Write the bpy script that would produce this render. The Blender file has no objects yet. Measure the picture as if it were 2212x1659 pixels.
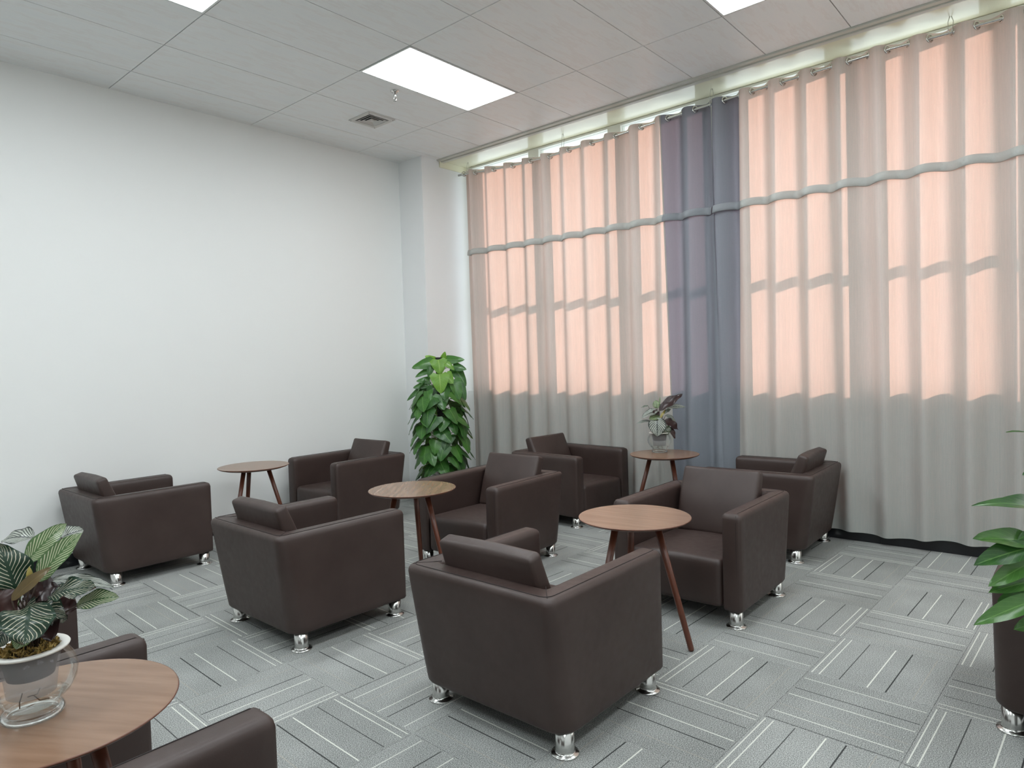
import bpy, bmesh, math, random
from mathutils import Vector, Matrix
R = math.radians
random.seed(7)
S = bpy.context.scene
C = S.collection

# ------------------------------------------------------------------ camera, world, sun, exposure
cam_d = bpy.data.cameras.new('camera'); cam = bpy.data.objects.new('camera', cam_d); C.objects.link(cam)
cam_d.sensor_width = 36; cam_d.lens = 36*1462.82/2212; cam_d.clip_start = 0.02
rr = Vector((0.65353169, -0.75625263, -0.03127775)); uu = Vector((0.04549169, -0.00200335, 0.99896271)); ff = Vector((0.75553083, 0.65427666, -0.03309396))
m = Matrix((rr, uu, -ff)).transposed().to_4x4(); m.translation = Vector((-4.4861, -5.5105, 1.4666)); cam.matrix_world = m
S.camera = cam
S.view_settings.view_transform = 'Standard'; S.view_settings.look = 'None'; S.view_settings.gamma = 1
S.view_settings.use_curve_mapping = False
S.view_settings.exposure = 0.14
S.cycles.max_bounces = 10; S.cycles.diffuse_bounces = 6; S.cycles.transparent_max_bounces = 16; S.cycles.transmission_bounces = 10
S.cycles.sample_clamp_indirect = 6

W = bpy.data.worlds.new('world'); S.world = W; W.use_nodes = True
bg = W.node_tree.nodes['Background']; bg.inputs[0].default_value = (0.86, 0.93, 1.0, 1); bg.inputs[1].default_value = 1.8

LAMP = 16.0
sun_d = bpy.data.lights.new('sun', 'SUN'); sun = bpy.data.objects.new('sun', sun_d); C.objects.link(sun)
sun_d.energy = 5.6; sun_d.angle = R(0.8); sun_d.color = (1.0, 0.95, 0.88)
SAZ, SEL = R(48), R(18)
sdir = Vector((-math.cos(SAZ)*math.cos(SEL), -math.sin(SAZ)*math.cos(SEL), -math.sin(SEL)))
sun.rotation_euler = sdir.to_track_quat('-Z', 'Y').to_euler(); sun.location = (6, 4, 5)

# ------------------------------------------------------------------ constants of the room
H = 3.744; YW = 0.46; XP = 0.567; YP = 0.074; XT = 0.80; XWALL = 1.18; XG = 1.36
XB, YB = -7.6, -7.6           # rear walls

# ------------------------------------------------------------------ helpers
def obj(name, bm, mat=None, parent=None, smooth=False, mesh=None):
    if mesh is None:
        mesh = bpy.data.meshes.new(name); bm.to_mesh(mesh); bm.free()
        if smooth:
            for p in mesh.polygons: p.use_smooth = True
        if mat:
            for mm in (mat if isinstance(mat, (list, tuple)) else [mat]): mesh.materials.append(mm)
    o = bpy.data.objects.new(name, mesh); C.objects.link(o)
    if parent: o.parent = parent
    return o
def empty(name, loc=(0, 0, 0), rz=0.0):
    o = bpy.data.objects.new(name, None); C.objects.link(o); o.location = loc; o.rotation_euler = (0, 0, rz); o.empty_display_size = .1
    return o
def tag(o, label, cat, group=None):
    o['label'] = label; o['category'] = cat
    if group: o['group'] = group
    return o
def struct(o): o['kind'] = 'structure'; return o
def copy_tree(o, parent=None):
    c = o.copy(); C.objects.link(c); c.parent = parent
    for ch in list(o.children): copy_tree(ch, c)
    return c
def box(bm, x0, x1, y0, y1, z0, z1, bev=0):
    vs = [bm.verts.new((x, y, z)) for x in (x0, x1) for y in (y0, y1) for z in (z0, z1)]
    fs = []
    for idx in ((0, 1, 3, 2), (4, 6, 7, 5), (0, 4, 5, 1), (2, 3, 7, 6), (0, 2, 6, 4), (1, 5, 7, 3)):
        fs.append(bm.faces.new([vs[i] for i in idx]))
    if bev:
        es = list({e for f in fs for e in f.edges})
        bmesh.ops.bevel(bm, geom=es, offset=bev, segments=2, affect='EDGES')
    return vs
def bx(*a, bev=0):
    bm = bmesh.new(); box(bm, *a, bev=bev); return bm
def lathe(bm, prof, n=32, loc=(0, 0, 0), cap0=True, cap1=True):
    rings = []
    for r, z in prof:
        rings.append([bm.verts.new((loc[0]+r*math.cos(2*math.pi*i/n), loc[1]+r*math.sin(2*math.pi*i/n), loc[2]+z)) for i in range(n)])
    for a, b in zip(rings, rings[1:]):
        for i in range(n): bm.faces.new((a[i], a[(i+1) % n], b[(i+1) % n], b[i]))
    if cap0: bm.faces.new(rings[0][::-1])
    if cap1: bm.faces.new(rings[-1])
def tube(bm, pts, r, n=8, r1=None):
    pts = [Vector(p) for p in pts]; rings = []; N = len(pts)
    prev = None
    for i, p in enumerate(pts):
        t = (pts[min(i+1, N-1)]-pts[max(i-1, 0)]).normalized()
        if prev is None:
            a = t.cross(Vector((0, 0, 1)))
            if a.length < 1e-3: a = t.cross(Vector((1, 0, 0)))
            a.normalize()
        else:
            a = (prev-t*prev.dot(t)).normalized()
        prev = a; b = t.cross(a)
        rad = r if r1 is None else r+(r1-r)*i/(N-1)
        rings.append([bm.verts.new(p+a*rad*math.cos(2*math.pi*k/n)+b*rad*math.sin(2*math.pi*k/n)) for k in range(n)])
    for a, b in zip(rings, rings[1:]):
        for i in range(n): bm.faces.new((a[i], a[(i+1) % n], b[(i+1) % n], b[i]))
    bm.faces.new(rings[0][::-1]); bm.faces.new(rings[-1])
def torus(bm, c, u, v, R0, r, n=20, k=8):
    c, u, v = Vector(c), Vector(u).normalized(), Vector(v).normalized(); w = u.cross(v)
    g = [[bm.verts.new(c+(u*math.cos(a)+v*math.sin(a))*(R0+r*math.cos(b))+w*r*math.sin(b)) for b in [2*math.pi*j/k for j in range(k)]] for a in [2*math.pi*i/n for i in range(n)]]
    for i in range(n):
        for j in range(k): bm.faces.new((g[i][j], g[(i+1) % n][j], g[(i+1) % n][(j+1) % k], g[i][(j+1) % k]))

# ------------------------------------------------------------------ materials
def mat(name, col=(.8, .8, .8), rough=.5, metal=0, spec=.5):
    m = bpy.data.materials.new(name); m.use_nodes = True
    b = m.node_tree.nodes['Principled BSDF']
    b.inputs['Base Color'].default_value = (*col, 1); b.inputs['Roughness'].default_value = rough
    b.inputs['Metallic'].default_value = metal; b.inputs['Specular IOR Level'].default_value = spec
    return m
def nd(m, t, **kw):
    n = m.node_tree.nodes.new(t)
    for k, v in kw.items(): setattr(n, k, v)
    return n
def lk(m, a, b): m.node_tree.links.new(a, b)
def P(m): return m.node_tree.nodes['Principled BSDF']
def noise(m, scale, detail=3, coord='Object', stretch=None, rough=.5):
    tc = nd(m, 'ShaderNodeTexCoord'); n = nd(m, 'ShaderNodeTexNoise'); n.inputs['Scale'].default_value = scale; n.inputs['Detail'].default_value = detail
    n.inputs['Roughness'].default_value = rough
    out = tc.outputs[coord]
    if stretch:
        mp = nd(m, 'ShaderNodeMapping'); mp.inputs['Scale'].default_value = stretch; lk(m, out, mp.inputs[0]); out = mp.outputs[0]
    lk(m, out, n.inputs['Vector']); return n.outputs['Fac']
def ramp(m, fac, stops):
    r = nd(m, 'ShaderNodeValToRGB'); e = r.color_ramp.elements
    e[0].position = stops[0][0]; e[0].color = (*stops[0][1], 1); e[1].position = stops[-1][0]; e[1].color = (*stops[-1][1], 1)
    for p, c in stops[1:-1]:
        x = e.new(p); x.color = (*c, 1)
    lk(m, fac, r.inputs[0]); return r.outputs[0]
def bump(m, fac, strength=.2, dist=.01, bsdf=None):
    b = nd(m, 'ShaderNodeBump'); b.inputs['Strength'].default_value = strength; b.inputs['Distance'].default_value = dist
    lk(m, fac, b.inputs['Height']); lk(m, b.outputs[0], (bsdf or P(m)).inputs['Normal']); return b
def math_(m, op, a, b=None, c=None):
    n = nd(m, 'ShaderNodeMath', operation=op)
    for i, v in enumerate((a, b, c)):
        if v is None: continue
        if isinstance(v, (int, float)): n.inputs[i].default_value = v
        else: lk(m, v, n.inputs[i])
    return n.outputs[0]
def mix(m, fac, a, b):
    n = nd(m, 'ShaderNodeMix', data_type='RGBA')
    for s, v in ((0, fac), (6, a), (7, b)):
        if isinstance(v, tuple): n.inputs[s].default_value = (*v, 1)
        elif isinstance(v, (int, float)): n.inputs[s].default_value = v
        else: lk(m, v, n.inputs[s])
    return n.outputs[2]

M_wall = mat('white_paint', (.80, .81, .795), .6); bump(M_wall, noise(M_wall, 260, 2), .05, .002)
M_pillar = mat('pillar_paint', (.79, .80, .80), .6)
M_panel = mat('ceiling_panel', (.68, .69, .69), .34, spec=.4)
f = noise(M_panel, 2.2, 6, 'Object', (1, 5, 1), .62)
lk(M_panel, ramp(M_panel, f, [(.3, (.79, .81, .82)), (.5, (.82, .835, .83)), (.56, (.79, .785, .775)), (.62, (.82, .83, .825)), (.8, (.81, .81, .80))]), P(M_panel).inputs['Base Color'])
M_dark = mat('shadow_gap', (.03, .03, .03), .8)
M_cream = mat('glossy_cream_panel', (.80, .78, .60), .18, spec=.45)
M_trim = mat('grey_aluminium_trim', (.58, .58, .52), .4, .0)
M_frame = mat('window_frame', (.72, .72, .66), .4)
M_lframe = mat('light_frame', (.7, .72, .7), .4, .2)
M_vent = mat('vent_plastic', (.62, .61, .58), .5)
M_chrome = mat('chrome', (.7, .7, .68), .2, 1.0)
f = noise(M_chrome, 60, 2); lk(M_chrome, ramp(M_chrome, f, [(0, (.56, .56, .54)), (1, (.74, .74, .72))]), P(M_chrome).inputs['Base Color'])
M_base = mat('black_baseboard_tile', (.014, .015, .017), .18)
M_emit = bpy.data.materials.new('light_diffuser'); M_emit.use_nodes = True
nt = M_emit.node_tree; nt.nodes.clear()
e = nt.nodes.new('ShaderNodeEmission'); o_ = nt.nodes.new('ShaderNodeOutputMaterial'); nt.links.new(e.outputs[0], o_.inputs[0])
e.inputs[0].default_value = (.89, .95, .98, 1); e.inputs[1].default_value = LAMP

# leather
M_leather = mat('brown_leather', (.044, .030, .027), .42, spec=.5)
f = noise(M_leather, 5, 4)
lk(M_leather, ramp(M_leather, f, [(.3, (.038, .0225, .019)), (.7, (.049, .031, .0265))]), P(M_leather).inputs['Base Color'])
f1 = noise(M_leather, 420, 3); f2 = noise(M_leather, 9, 3)
bump(M_leather, math_(M_leather, 'ADD', math_(M_leather, 'MULTIPLY', f1, .12), math_(M_leather, 'MULTIPLY', f2, .4)), .35, .006)
lk(M_leather, math_(M_leather, 'MULTIPLY_ADD', noise(M_leather, 30, 3), .2, .36), P(M_leather).inputs['Roughness'])
M_seam = mat('seam_thread', (.012, .008, .008), .7)

# wood
def wood(name, c0, c1, rough, scale=3.0, stretch=(1, 9, 1)):
    m = mat(name, c0, rough)
    f = noise(m, scale, 6, 'Object', stretch, .6)
    w = nd(m, 'ShaderNodeTexWave', wave_type='RINGS'); tc = nd(m, 'ShaderNodeTexCoord'); mp = nd(m, 'ShaderNodeMapping')
    mp.inputs['Scale'].default_value = (2.0, 6.0, 1); mp.inputs['Location'].default_value = (1.5, .9, 0)
    lk(m, tc.outputs['Object'], mp.inputs[0]); lk(m, mp.outputs[0], w.inputs[0]); w.inputs['Scale'].default_value = 1.3
    w.inputs['Distortion'].default_value = 5; w.inputs['Detail'].default_value = 3; w.inputs['Detail Scale'].default_value = 1.2
    g = math_(m, 'ADD', math_(m, 'MULTIPLY', f, .93), math_(m, 'MULTIPLY', w.outputs['Fac'], .07))
    lk(m, ramp(m, g, [(.25, c0), (.75, c1)]), P(m).inputs['Base Color'])
    return m
M_top = wood('walnut_veneer', (.175, .098, .058), (.27, .165, .108), .25)
M_edge = mat('dark_table_edge', (.13, .05, .028), .35)
M_leg = wood('walnut_leg', (.085, .025, .013), (.14, .045, .025), .32, 6, (3, 3, .6))

# carpet tile: broadloom grey with woven pinstripes (flat print along the tile's own X)
def carpet(name, lines):
    m = mat(name, (.25, .26, .255), .95, spec=.1)
    uv = nd(m, 'ShaderNodeUVMap', uv_map='UVMap'); sx = nd(m, 'ShaderNodeSeparateXYZ'); lk(m, uv.outputs[0], sx.inputs[0])
    info = nd(m, 'ShaderNodeObjectInfo')
    fine = noise(m, 270, 3, 'Object', None, .8); big = noise(m, 3, 2)
    v = math_(m, 'ADD', math_(m, 'MULTIPLY', fine, .92), math_(m, 'MULTIPLY', big, .08))
    v = math_(m, 'ADD', v, math_(m, 'MULTIPLY_ADD', info.outputs['Random'], .024, -.012))
    col = ramp(m, v, [(.39, (.095, .10, .096)), (.5, (.258, .268, .258)), (.61, (.56, .57, .55))])
    for pos, c, wd, st, y0, y1 in lines:
        d = math_(m, 'ABSOLUTE', math_(m, 'SUBTRACT', sx.outputs['X'], pos))
        k = math_(m, 'LESS_THAN', d, wd*.86)
        k = math_(m, 'MULTIPLY', k, math_(m, 'LESS_THAN', math_(m, 'ABSOLUTE', math_(m, 'SUBTRACT', sx.outputs['Y'], .5)), (y1-y0)/2))
        k = math_(m, 'MULTIPLY', k, st)
        col = mix(m, k, col, c)
    lk(m, col, P(m).inputs['Base Color']); bump(m, fine, .3, .003)
    return m
wh, bk, be = (.68, .69, .63), (.02, .022, .022), (.40, .36, .30)
M_carp = [carpet('carpet_tile_stripes', [(.03, wh, .0055, .85, .02, .98), (.095, wh, .0055, .9, .02, .98), (.265, bk, .005, .8, .02, .98), (.495, wh, .0065, .9, .02, .98), (.64, bk, .0065, .9, .02, .98), (.845, be, .0045, .5, .02, .98)]),
          carpet('carpet_tile_stripes_b', [(.012, bk, .005, .8, .02, .98), (.15, wh, .006, .85, .02, .98), (.285, be, .0045, .5, .02, .98), (.50, wh, .006, .85, .02, .98), (.635, bk, .006, .85, .02, .98), (.865, wh, .0055, .8, .02, .98)])]
M_sub = mat('carpet_backing', (.17, .175, .17), .95)

# curtain cloths: diffuse on the room side, translucent to the sun outside
def cloth(name, dif, tra, frac, vein):
    m = bpy.data.materials.new(name); m.use_nodes = True; nt = m.node_tree; nt.nodes.clear()
    out = nd(m, 'ShaderNodeOutputMaterial'); d = nd(m, 'ShaderNodeBsdfDiffuse'); t = nd(m, 'ShaderNodeBsdfTranslucent'); mx = nd(m, 'ShaderNodeMixShader')
    s1 = noise(m, 12, 4, 'Object', (1, 8, .12), .7); s2 = noise(m, 40, 3, 'Object', (1, 5, .25), .7); s3 = noise(m, 300, 2)
    lk(m, ramp(m, s3, [(.2, tuple(c*.93 for c in dif)), (.8, tuple(min(1, c*1.07) for c in dif))]), d.inputs[0])
    v = math_(m, 'ADD', math_(m, 'MULTIPLY', s1, .5), math_(m, 'MULTIPLY', s2, .5))
    lk(m, ramp(m, v, [(.3, tuple(c*(1-vein) for c in tra)), (.7, tuple(min(1, c*(1+vein)) for c in tra))]), t.inputs[0])
    mx.inputs[0].default_value = frac; lk(m, d.outputs[0], mx.inputs[1]); lk(m, t.outputs[0], mx.inputs[2]); lk(m, mx.outputs[0], out.inputs[0])
    b = nd(m, 'ShaderNodeBump'); b.inputs['Strength'].default_value = .25; b.inputs['Distance'].default_value = .003
    lk(m, s3, b.inputs['Height']); lk(m, b.outputs[0], d.inputs['Normal'])
    return m
M_cloth = cloth('grey_curtain_cloth', (.54, .575, .545), (.62, .34, .27), .36, .22)
M_slate = cloth('slate_curtain_cloth', (.26, .28, .315), (.26, .16, .19), .16, .25)
M_band2 = cloth('slate_band_cloth', (.32, .34, .36), (.2, .12, .1), .10, .1)
M_band = cloth('curtain_band_cloth', (.50, .51, .485), (.2, .12, .1), .10, .1)

# glass
def glassmat(name, tint=(.97, .99, .985), refl=.08):
    m = bpy.data.materials.new(name); m.use_nodes = True; nt = m.node_tree; nt.nodes.clear()
    out = nd(m, 'ShaderNodeOutputMaterial'); t = nd(m, 'ShaderNodeBsdfTransparent'); g = nd(m, 'ShaderNodeBsdfGlossy'); mx = nd(m, 'ShaderNodeMixShader')
    t.inputs[0].default_value = (*tint, 1); g.inputs['Roughness'].default_value = .02
    fr = nd(m, 'ShaderNodeLayerWeight'); fr.inputs['Blend'].default_value = refl
    lk(m, math_(m, 'MULTIPLY', fr.outputs['Fresnel'], .45), mx.inputs[0]); lk(m, t.outputs[0], mx.inputs[1]); lk(m, g.outputs[0], mx.inputs[2]); lk(m, mx.outputs[0], out.inputs[0])
    return m
M_pane = glassmat('window_glass')
M_vase = mat('vase_glass', (1, 1, 1), .0); P(M_vase).inputs['Transmission Weight'].default_value = 1; P(M_vase).inputs['IOR'].default_value = 1.45
M_vaset = glassmat('vase_glass_thin', (.965, .975, .97), .16)
M_water = glassmat('water', (.97, .975, .965), .08)
M_basket = mat('clear_plastic_basket', (.45, .45, .47), .25); P(M_basket).inputs['Alpha'].default_value = .38
M_rim = mat('white_plastic_rim', (.78, .77, .72), .3)
M_moss = mat('yellow_moss', (.25, .17, .04), .9)
f = noise(M_moss, 60, 3); lk(M_moss, ramp(M_moss, f, [(.3, (.09, .075, .015)), (.5, (.30, .19, .05)), (.75, (.5, .38, .13))]), P(M_moss).inputs['Base Color'])
M_soil = mat('dark_soil', (.03, .022, .016), .95)
M_root = mat('root_brown', (.12, .07, .04), .8)
M_black = mat('moss_pole_black', (.012, .011, .011), .7)

# leaves ; UV.x = -1..1 across (stored 0..1), UV.y along
def leafmat(name, base, dark, under, vein=None, stripes=False, sfreq=13, stripecol=(.62, .60, .42), rough=.32, swidth=.36):
    m = mat(name, base, rough, spec=.5); p = P(m)
    uv = nd(m, 'ShaderNodeUVMap', uv_map='UVMap'); sx = nd(m, 'ShaderNodeSeparateXYZ'); lk(m, uv.outputs[0], sx.inputs[0])
    u = math_(m, 'ABSOLUTE', math_(m, 'MULTIPLY_ADD', sx.outputs['X'], 2, -1)); v = sx.outputs['Y']
    n1 = noise(m, 25, 3); info = nd(m, 'ShaderNodeObjectInfo')
    shade = math_(m, 'ADD', math_(m, 'MULTIPLY', n1, .6), math_(m, 'MULTIPLY', info.outputs['Random'], .5))
    col = ramp(m, shade, [(.2, dark), (.8, base)])
    if stripes:
        ph = math_(m, 'ADD', math_(m, 'MULTIPLY', v, sfreq), math_(m, 'MULTIPLY', math_(m, 'POWER', u, .85), -4.4))
        ph = math_(m, 'ADD', ph, math_(m, 'MULTIPLY', n1, .6))
        fr = math_(m, 'FRACT', ph)
        a = math_(m, 'LESS_THAN', fr, swidth)
        a = math_(m, 'MULTIPLY', a, math_(m, 'LESS_THAN', math_(m, 'MULTIPLY_ADD', n1, .3, u), 1.03))
        a = math_(m, 'MULTIPLY', a, math_(m, 'GREATER_THAN', u, .08))
        col = mix(m, math_(m, 'MULTIPLY', a, .9), col, stripecol)
    else:
        ph = math_(m, 'FRACT', math_(m, 'ADD', math_(m, 'MULTIPLY', v, 8), math_(m, 'MULTIPLY', u, -2.2)))
        a = math_(m, 'LESS_THAN', ph, .10)
        col = mix(m, math_(m, 'MULTIPLY', a, .22), col, vein or base)
        a2 = math_(m, 'LESS_THAN', u, .05); col = mix(m, math_(m, 'MULTIPLY', a2, .6), col, vein or base)
    geo = nd(m, 'ShaderNodeNewGeometry'); col = mix(m, geo.outputs['Backfacing'], col, under)
    lk(m, col, p.inputs['Base Color'])
    # a little light passes through the blade
    t = nd(m, 'ShaderNodeBsdfTranslucent'); lk(m, col, t.inputs[0]); mx = nd(m, 'ShaderNodeMixShader'); mx.inputs[0].default_value = .18
    out = [n for n in m.node_tree.nodes if n.type == 'OUTPUT_MATERIAL'][0]
    lk(m, p.outputs[0], mx.inputs[1]); lk(m, t.outputs[0], mx.inputs[2]); lk(m, mx.outputs[0], out.inputs[0])
    return m
LM = {
 'striped': leafmat('leaf_green_striped', (.085, .16, .055), (.03, .075, .03), (.16, .13, .12), stripes=True, sfreq=12, stripecol=(.60, .62, .42), swidth=.30),
 'dark_striped': leafmat('leaf_dark_striped', (.018, .05, .026), (.010, .024, .016), (.10, .055, .05), stripes=True, sfreq=11, stripecol=(.58, .55, .42), swidth=.20),
 'pale': leafmat('leaf_pale_striped', (.05, .06, .05), (.035, .045, .04), (.30, .29, .29), stripes=True, sfreq=8, stripecol=(.44, .47, .41), swidth=.58),
 'burgundy': leafmat('leaf_burgundy_underside', (.045, .018, .016), (.02, .010, .010), (.035, .014, .013)),
 'olive': leafmat('leaf_olive_brown', (.16, .11, .035), (.09, .06, .02), (.15, .08, .03)),
 'yellow': leafmat('leaf_young_yellow', (.38, .31, .08), (.25, .20, .05), (.3, .25, .08)),
 'pothos': leafmat('leaf_pothos', (.060, .185, .028), (.016, .075, .016), (.10, .19, .06), vein=(.15, .32, .08), rough=.3),
 'pothos_young': leafmat('leaf_pothos_young', (.17, .36, .035), (.10, .25, .025), (.2, .36, .08), vein=(.35, .5, .12), rough=.3),
 'cane': leafmat('leaf_cane', (.055, .15, .028), (.020, .075, .018), (.12, .24, .07), vein=(.15, .3, .08), rough=.28),
}
M_stemg = mat('green_stem', (.10, .17, .05), .5)
M_stemd = mat('dark_stem', (.05, .03, .02), .6)
M_porc = mat('blue_white_porcelain', (.8, .82, .85), .15)
f = noise(M_porc, 26, 4, 'Object', None, .65)
lk(M_porc, ramp(M_porc, f, [(.0, (.80, .82, .86)), (.50, (.80, .82, .86)), (.53, (.02, .04, .20)), (.60, (.03, .06, .26)), (.63, (.8, .82, .86)), (1, (.8, .82, .86))]), P(M_porc).inputs['Base Color'])

# ------------------------------------------------------------------ room shell
struct(obj('floor', bx(XB, XWALL+.3, YB, YW+.3, -.12, -.008), M_sub))
floor = bpy.data.objects['floor']
rot = -0.036; ca, sa = math.cos(rot), math.sin(rot); OX, OY = -1.308, -4.4987
def tile_mesh(k):
    bm = bmesh.new(); g = .0005; vs = box(bm, g, .5-g, g, .5-g, -.008, 0)
    bmesh.ops.bevel(bm, geom=[e for e in bm.edges if all(abs(v.co.z) < 1e-6 for v in e.verts)], offset=.0008, segments=1, affect='EDGES')
    uvl = bm.loops.layers.uv.new('UVMap')
    for f_ in bm.faces:
        for l in f_.loops: l[uvl].uv = (l.vert.co.x/.5, l.vert.co.y/.5)
    me = bpy.data.meshes.new('carpet_tile'); bm.to_mesh(me); bm.free(); me.materials.append(M_carp[k]); return me
TM = [tile_mesh(0), tile_mesh(1)]
cnt = 0
for i in range(-10, 6):
    for j in range(-6, 11):
        # tile (i,j): corner at OX+.5i, OY-... lattice rotated a little against the walls
        cx, cy = .5*(i+.5), .5*(j+.5)
        wx, wy = OX+cx*ca-cy*sa, OY+cx*sa+cy*ca
        if wx < -6.2 or wx > XWALL+.02 or wy > YW+.02 or wy < -6.6: continue
        if wx < -4.9 and wy < -3.5: continue
        o = obj('carpet_tile', None, mesh=TM[0 if (i*7+j*3) % 5 else 1], parent=floor)
        # stripes run along X on odd squares, along Y on the others
        q = 1 if (i+j) % 2 else 0
        # tile mesh stripes lie along its own Y; q=1 turns them to world X
        ang = rot + (math.pi/2 if q else 0) + math.pi*(((i*5+j*11) % 7) < 5)
        c0, s0 = math.cos(ang), math.sin(ang)
        o.location = (wx-(.25*c0-.25*s0), wy-(.25*s0+.25*c0), 0); o.rotation_euler = (0, 0, ang)
        cnt += 1

def wall(name, *a, m_=None): return struct(obj(name, bx(*a), m_ or M_wall))
wall('wall_left', XB-.2, XP+1.2, YW, YW+.2, 0, H+.1)
wall('wall_pillar', XP, XWALL+.30, YP, YW+.02, 0, H+.1, m_=M_pillar)
wall('wall_back', XB-.2, XB, YB, YW+.2, 0, H+.1)
wall('wall_right', XB-.2, XWALL+.3, YB-.2, YB, 0, H+.1)
# window wall: sill wall below, header above, mullion piers are part of the window
SILL, HEAD = 1.14, 3.738
wall('wall_window', XWALL, XWALL+.26, YB, YP+.1, 0, SILL)
wall('wall_header', XWALL+.10, XWALL+.26, YB, YP+.1, HEAD, H+.1, m_=M_cream)

# windows: bays of about a metre (frame, mullions, transom, panes)
YSH = .217                                    # how far the low sun carries each shadow along the wall
edges = [(-.244, -1.068), (-1.233, -2.078), (-2.248, -3.0), (-3.274, -4.091), (-4.298, -5.10), (-5.30, -6.1), (-6.3, -7.1)]
for n_, (ya, yb) in enumerate(edges):
    w = struct(empty('window_%d' % (n_+1), (XWALL+.13, (ya+yb)/2+YSH, SILL)))
    cy = (ya+yb)/2+YSH; hw = (ya-yb)/2+.012
    nxt = edges[n_+1][0] if n_+1 < len(edges) else yb-.16
    prv = edges[n_-1][1] if n_ else YP-YSH+.02
    x0, x1 = -.045, .045
    yl = (ya+prv)/2+YSH-cy; yr = (yb+nxt)/2+YSH-cy
    fr = obj('jamb', bx(x0, x1, hw, yl, 0, HEAD-SILL), M_frame, w)
    fr = obj('jamb', bx(x0, x1, yr, -hw, 0, HEAD-SILL), M_frame, w)
    obj('sill', bx(x0-.02, x1, yr, yl, -.0, .05, bev=.004), M_frame, w)
    obj('transom', bx(-.03, .03, -hw, hw, 2.085-SILL, 2.14-SILL), M_frame, w)
    obj('head_rail', bx(x0, x1, -hw, hw, HEAD-SILL-.02, HEAD-SILL), M_frame, w)
    obj('pane', bx(-.004, .004, -hw, hw, .05, 2.085-SILL), M_pane, w)
    obj('pane', bx(-.004, .004, -hw, hw, 2.14-SILL, HEAD-SILL-.02), M_pane, w)

# baseboards
def baseboard(name, along, a0, a1, fixed, th, step, h, pts=None):
    root = struct(empty(name, (0, 0, 0))); a = a0
    while a < a1-.01:
        b = min(a+step, a1)
        bm = bx(a+.0015, b-.0015, fixed, fixed+th, 0, h, bev=.0015) if along == 'x' else bx(fixed, fixed+th, a+.0015, b-.0015, 0, h, bev=.0015)
        obj('tile', bm, M_base, root); a = b
baseboard('baseboard_left', 'x', XP-8.0, XP-.013, YW-.012, .012, .8, .10)
baseboard('baseboard_pillar', 'y', YP-.012, YW-.013, XP-.012, .012, .5, .10)
baseboard('baseboard_pillar_side', 'x', XP, XWALL-.014, YP-.012, .012, .7, .10)
baseboard('baseboard_window', 'y', -4.266-.8*4, -4.266+.8*5+.31, XWALL-.025, .025, .8, .12)

# ceiling: panels 1.2 x 0.6 with dark joints, lights sit in their own cells
ceil_ = struct(obj('ceiling', bx(XB-.2, XWALL+.3, YB-.2, YW+.2, H+.03, H+.12), M_dark))
light_cells = [(-1, -3), (-3, -3), (-1, -7), (-3, -7), (-5, -3), (-5, -7), (-1, -11), (-3, -11), (-5, -11)]
def cell_light(i, j): return (i, j) in light_cells
g = .0035
pm = None
for i in range(-7, 1):
    for j in range(-13, 1):
        x0, x1 = 1.2*i+g, 1.2*(i+1)-g; y0, y1 = .6*j+g, .6*(j+1)-g
        if i == 0: x1 = XT-.012
        if j == 0: y1 = YW
        x0 = max(x0, XB); y0 = max(y0, YB)
        if x1 <= x0 or y1 <= y0 or cell_light(i, j): continue
        full = i < 0 and j < 0 and x0 > XB+.01 and y0 > YB+.01
        if full and pm: o = obj('ceiling_panel', None, mesh=pm, parent=ceil_); o.location = (x0, y0, H)
        else:
            o = obj('ceiling_panel', bx(0, x1-x0, 0, y1-y0, 0, .03), M_panel, ceil_); o.location = (x0, y0, H)
            if full: pm = o.data
struct(obj('trim_1', bx(XT-.008, XT+.045, YB, YP+.0, H-.012, H+.03, bev=.003), M_trim))
struct(obj('trim_2', bx(XT+.049, XT+.095, YB, YP+.0, H-.020, H+.03, bev=.003), M_trim))
struct(obj('trim_3', bx(XT+.03, XWALL+.1, YP-.012, YP+.0, H-.075, H-.0, bev=.003), M_cream))
struct(obj('ceiling_recess', bx(XT+.097, XWALL+.3, YB, YP+.0, H-.002, H+.03), M_cream))

# ------------------------------------------------------------------ ceiling lights
def ceiling_light(x0, x1, y0, y1):
    t = empty('ceiling_light', ((x0+x1)/2, (y0+y1)/2, H))
    a, b = (x1-x0)/2-.006, (y1-y0)/2-.006; w = .014
    bm = bmesh.new()
    box(bm, -a, a, -b, -b+w, -.004, .03); box(bm, -a, a, b-w, b, -.004, .03); box(bm, -a, -a+w, -b+w, b-w, -.004, .03); box(bm, a-w, a, -b+w, b-w, -.004, .03)
    obj('frame', bm, M_lframe, t)
    obj('diffuser', bx(-a+w, a-w, -b+w, b-w, .002, .012), M_emit, t)
    return t
def cell(i, j): return (1.2*i, 1.2*(i+1), .6*j, .6*(j+1))
L0 = None
names_l = {(-1, -3): 'rectangular flush ceiling light panel beside the sprinkler and air vent',
           (-3, -3): 'flush ceiling light panel cut by the top edge, left of the others',
           (-1, -7): 'flush ceiling light panel at the top edge nearest the curtains'}
for c in light_cells:
    x0, x1, y0, y1 = cell(*c)
    if L0 is None: L0 = o = ceiling_light(x0, x1, y0, y1)
    else: o = copy_tree(L0); o.location = ((x0+x1)/2, (y0+y1)/2, H)
    tag(o, names_l.get(c, 'flush ceiling light panel outside the picture, behind the viewer'), 'light', 'flush ceiling light panels')

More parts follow.
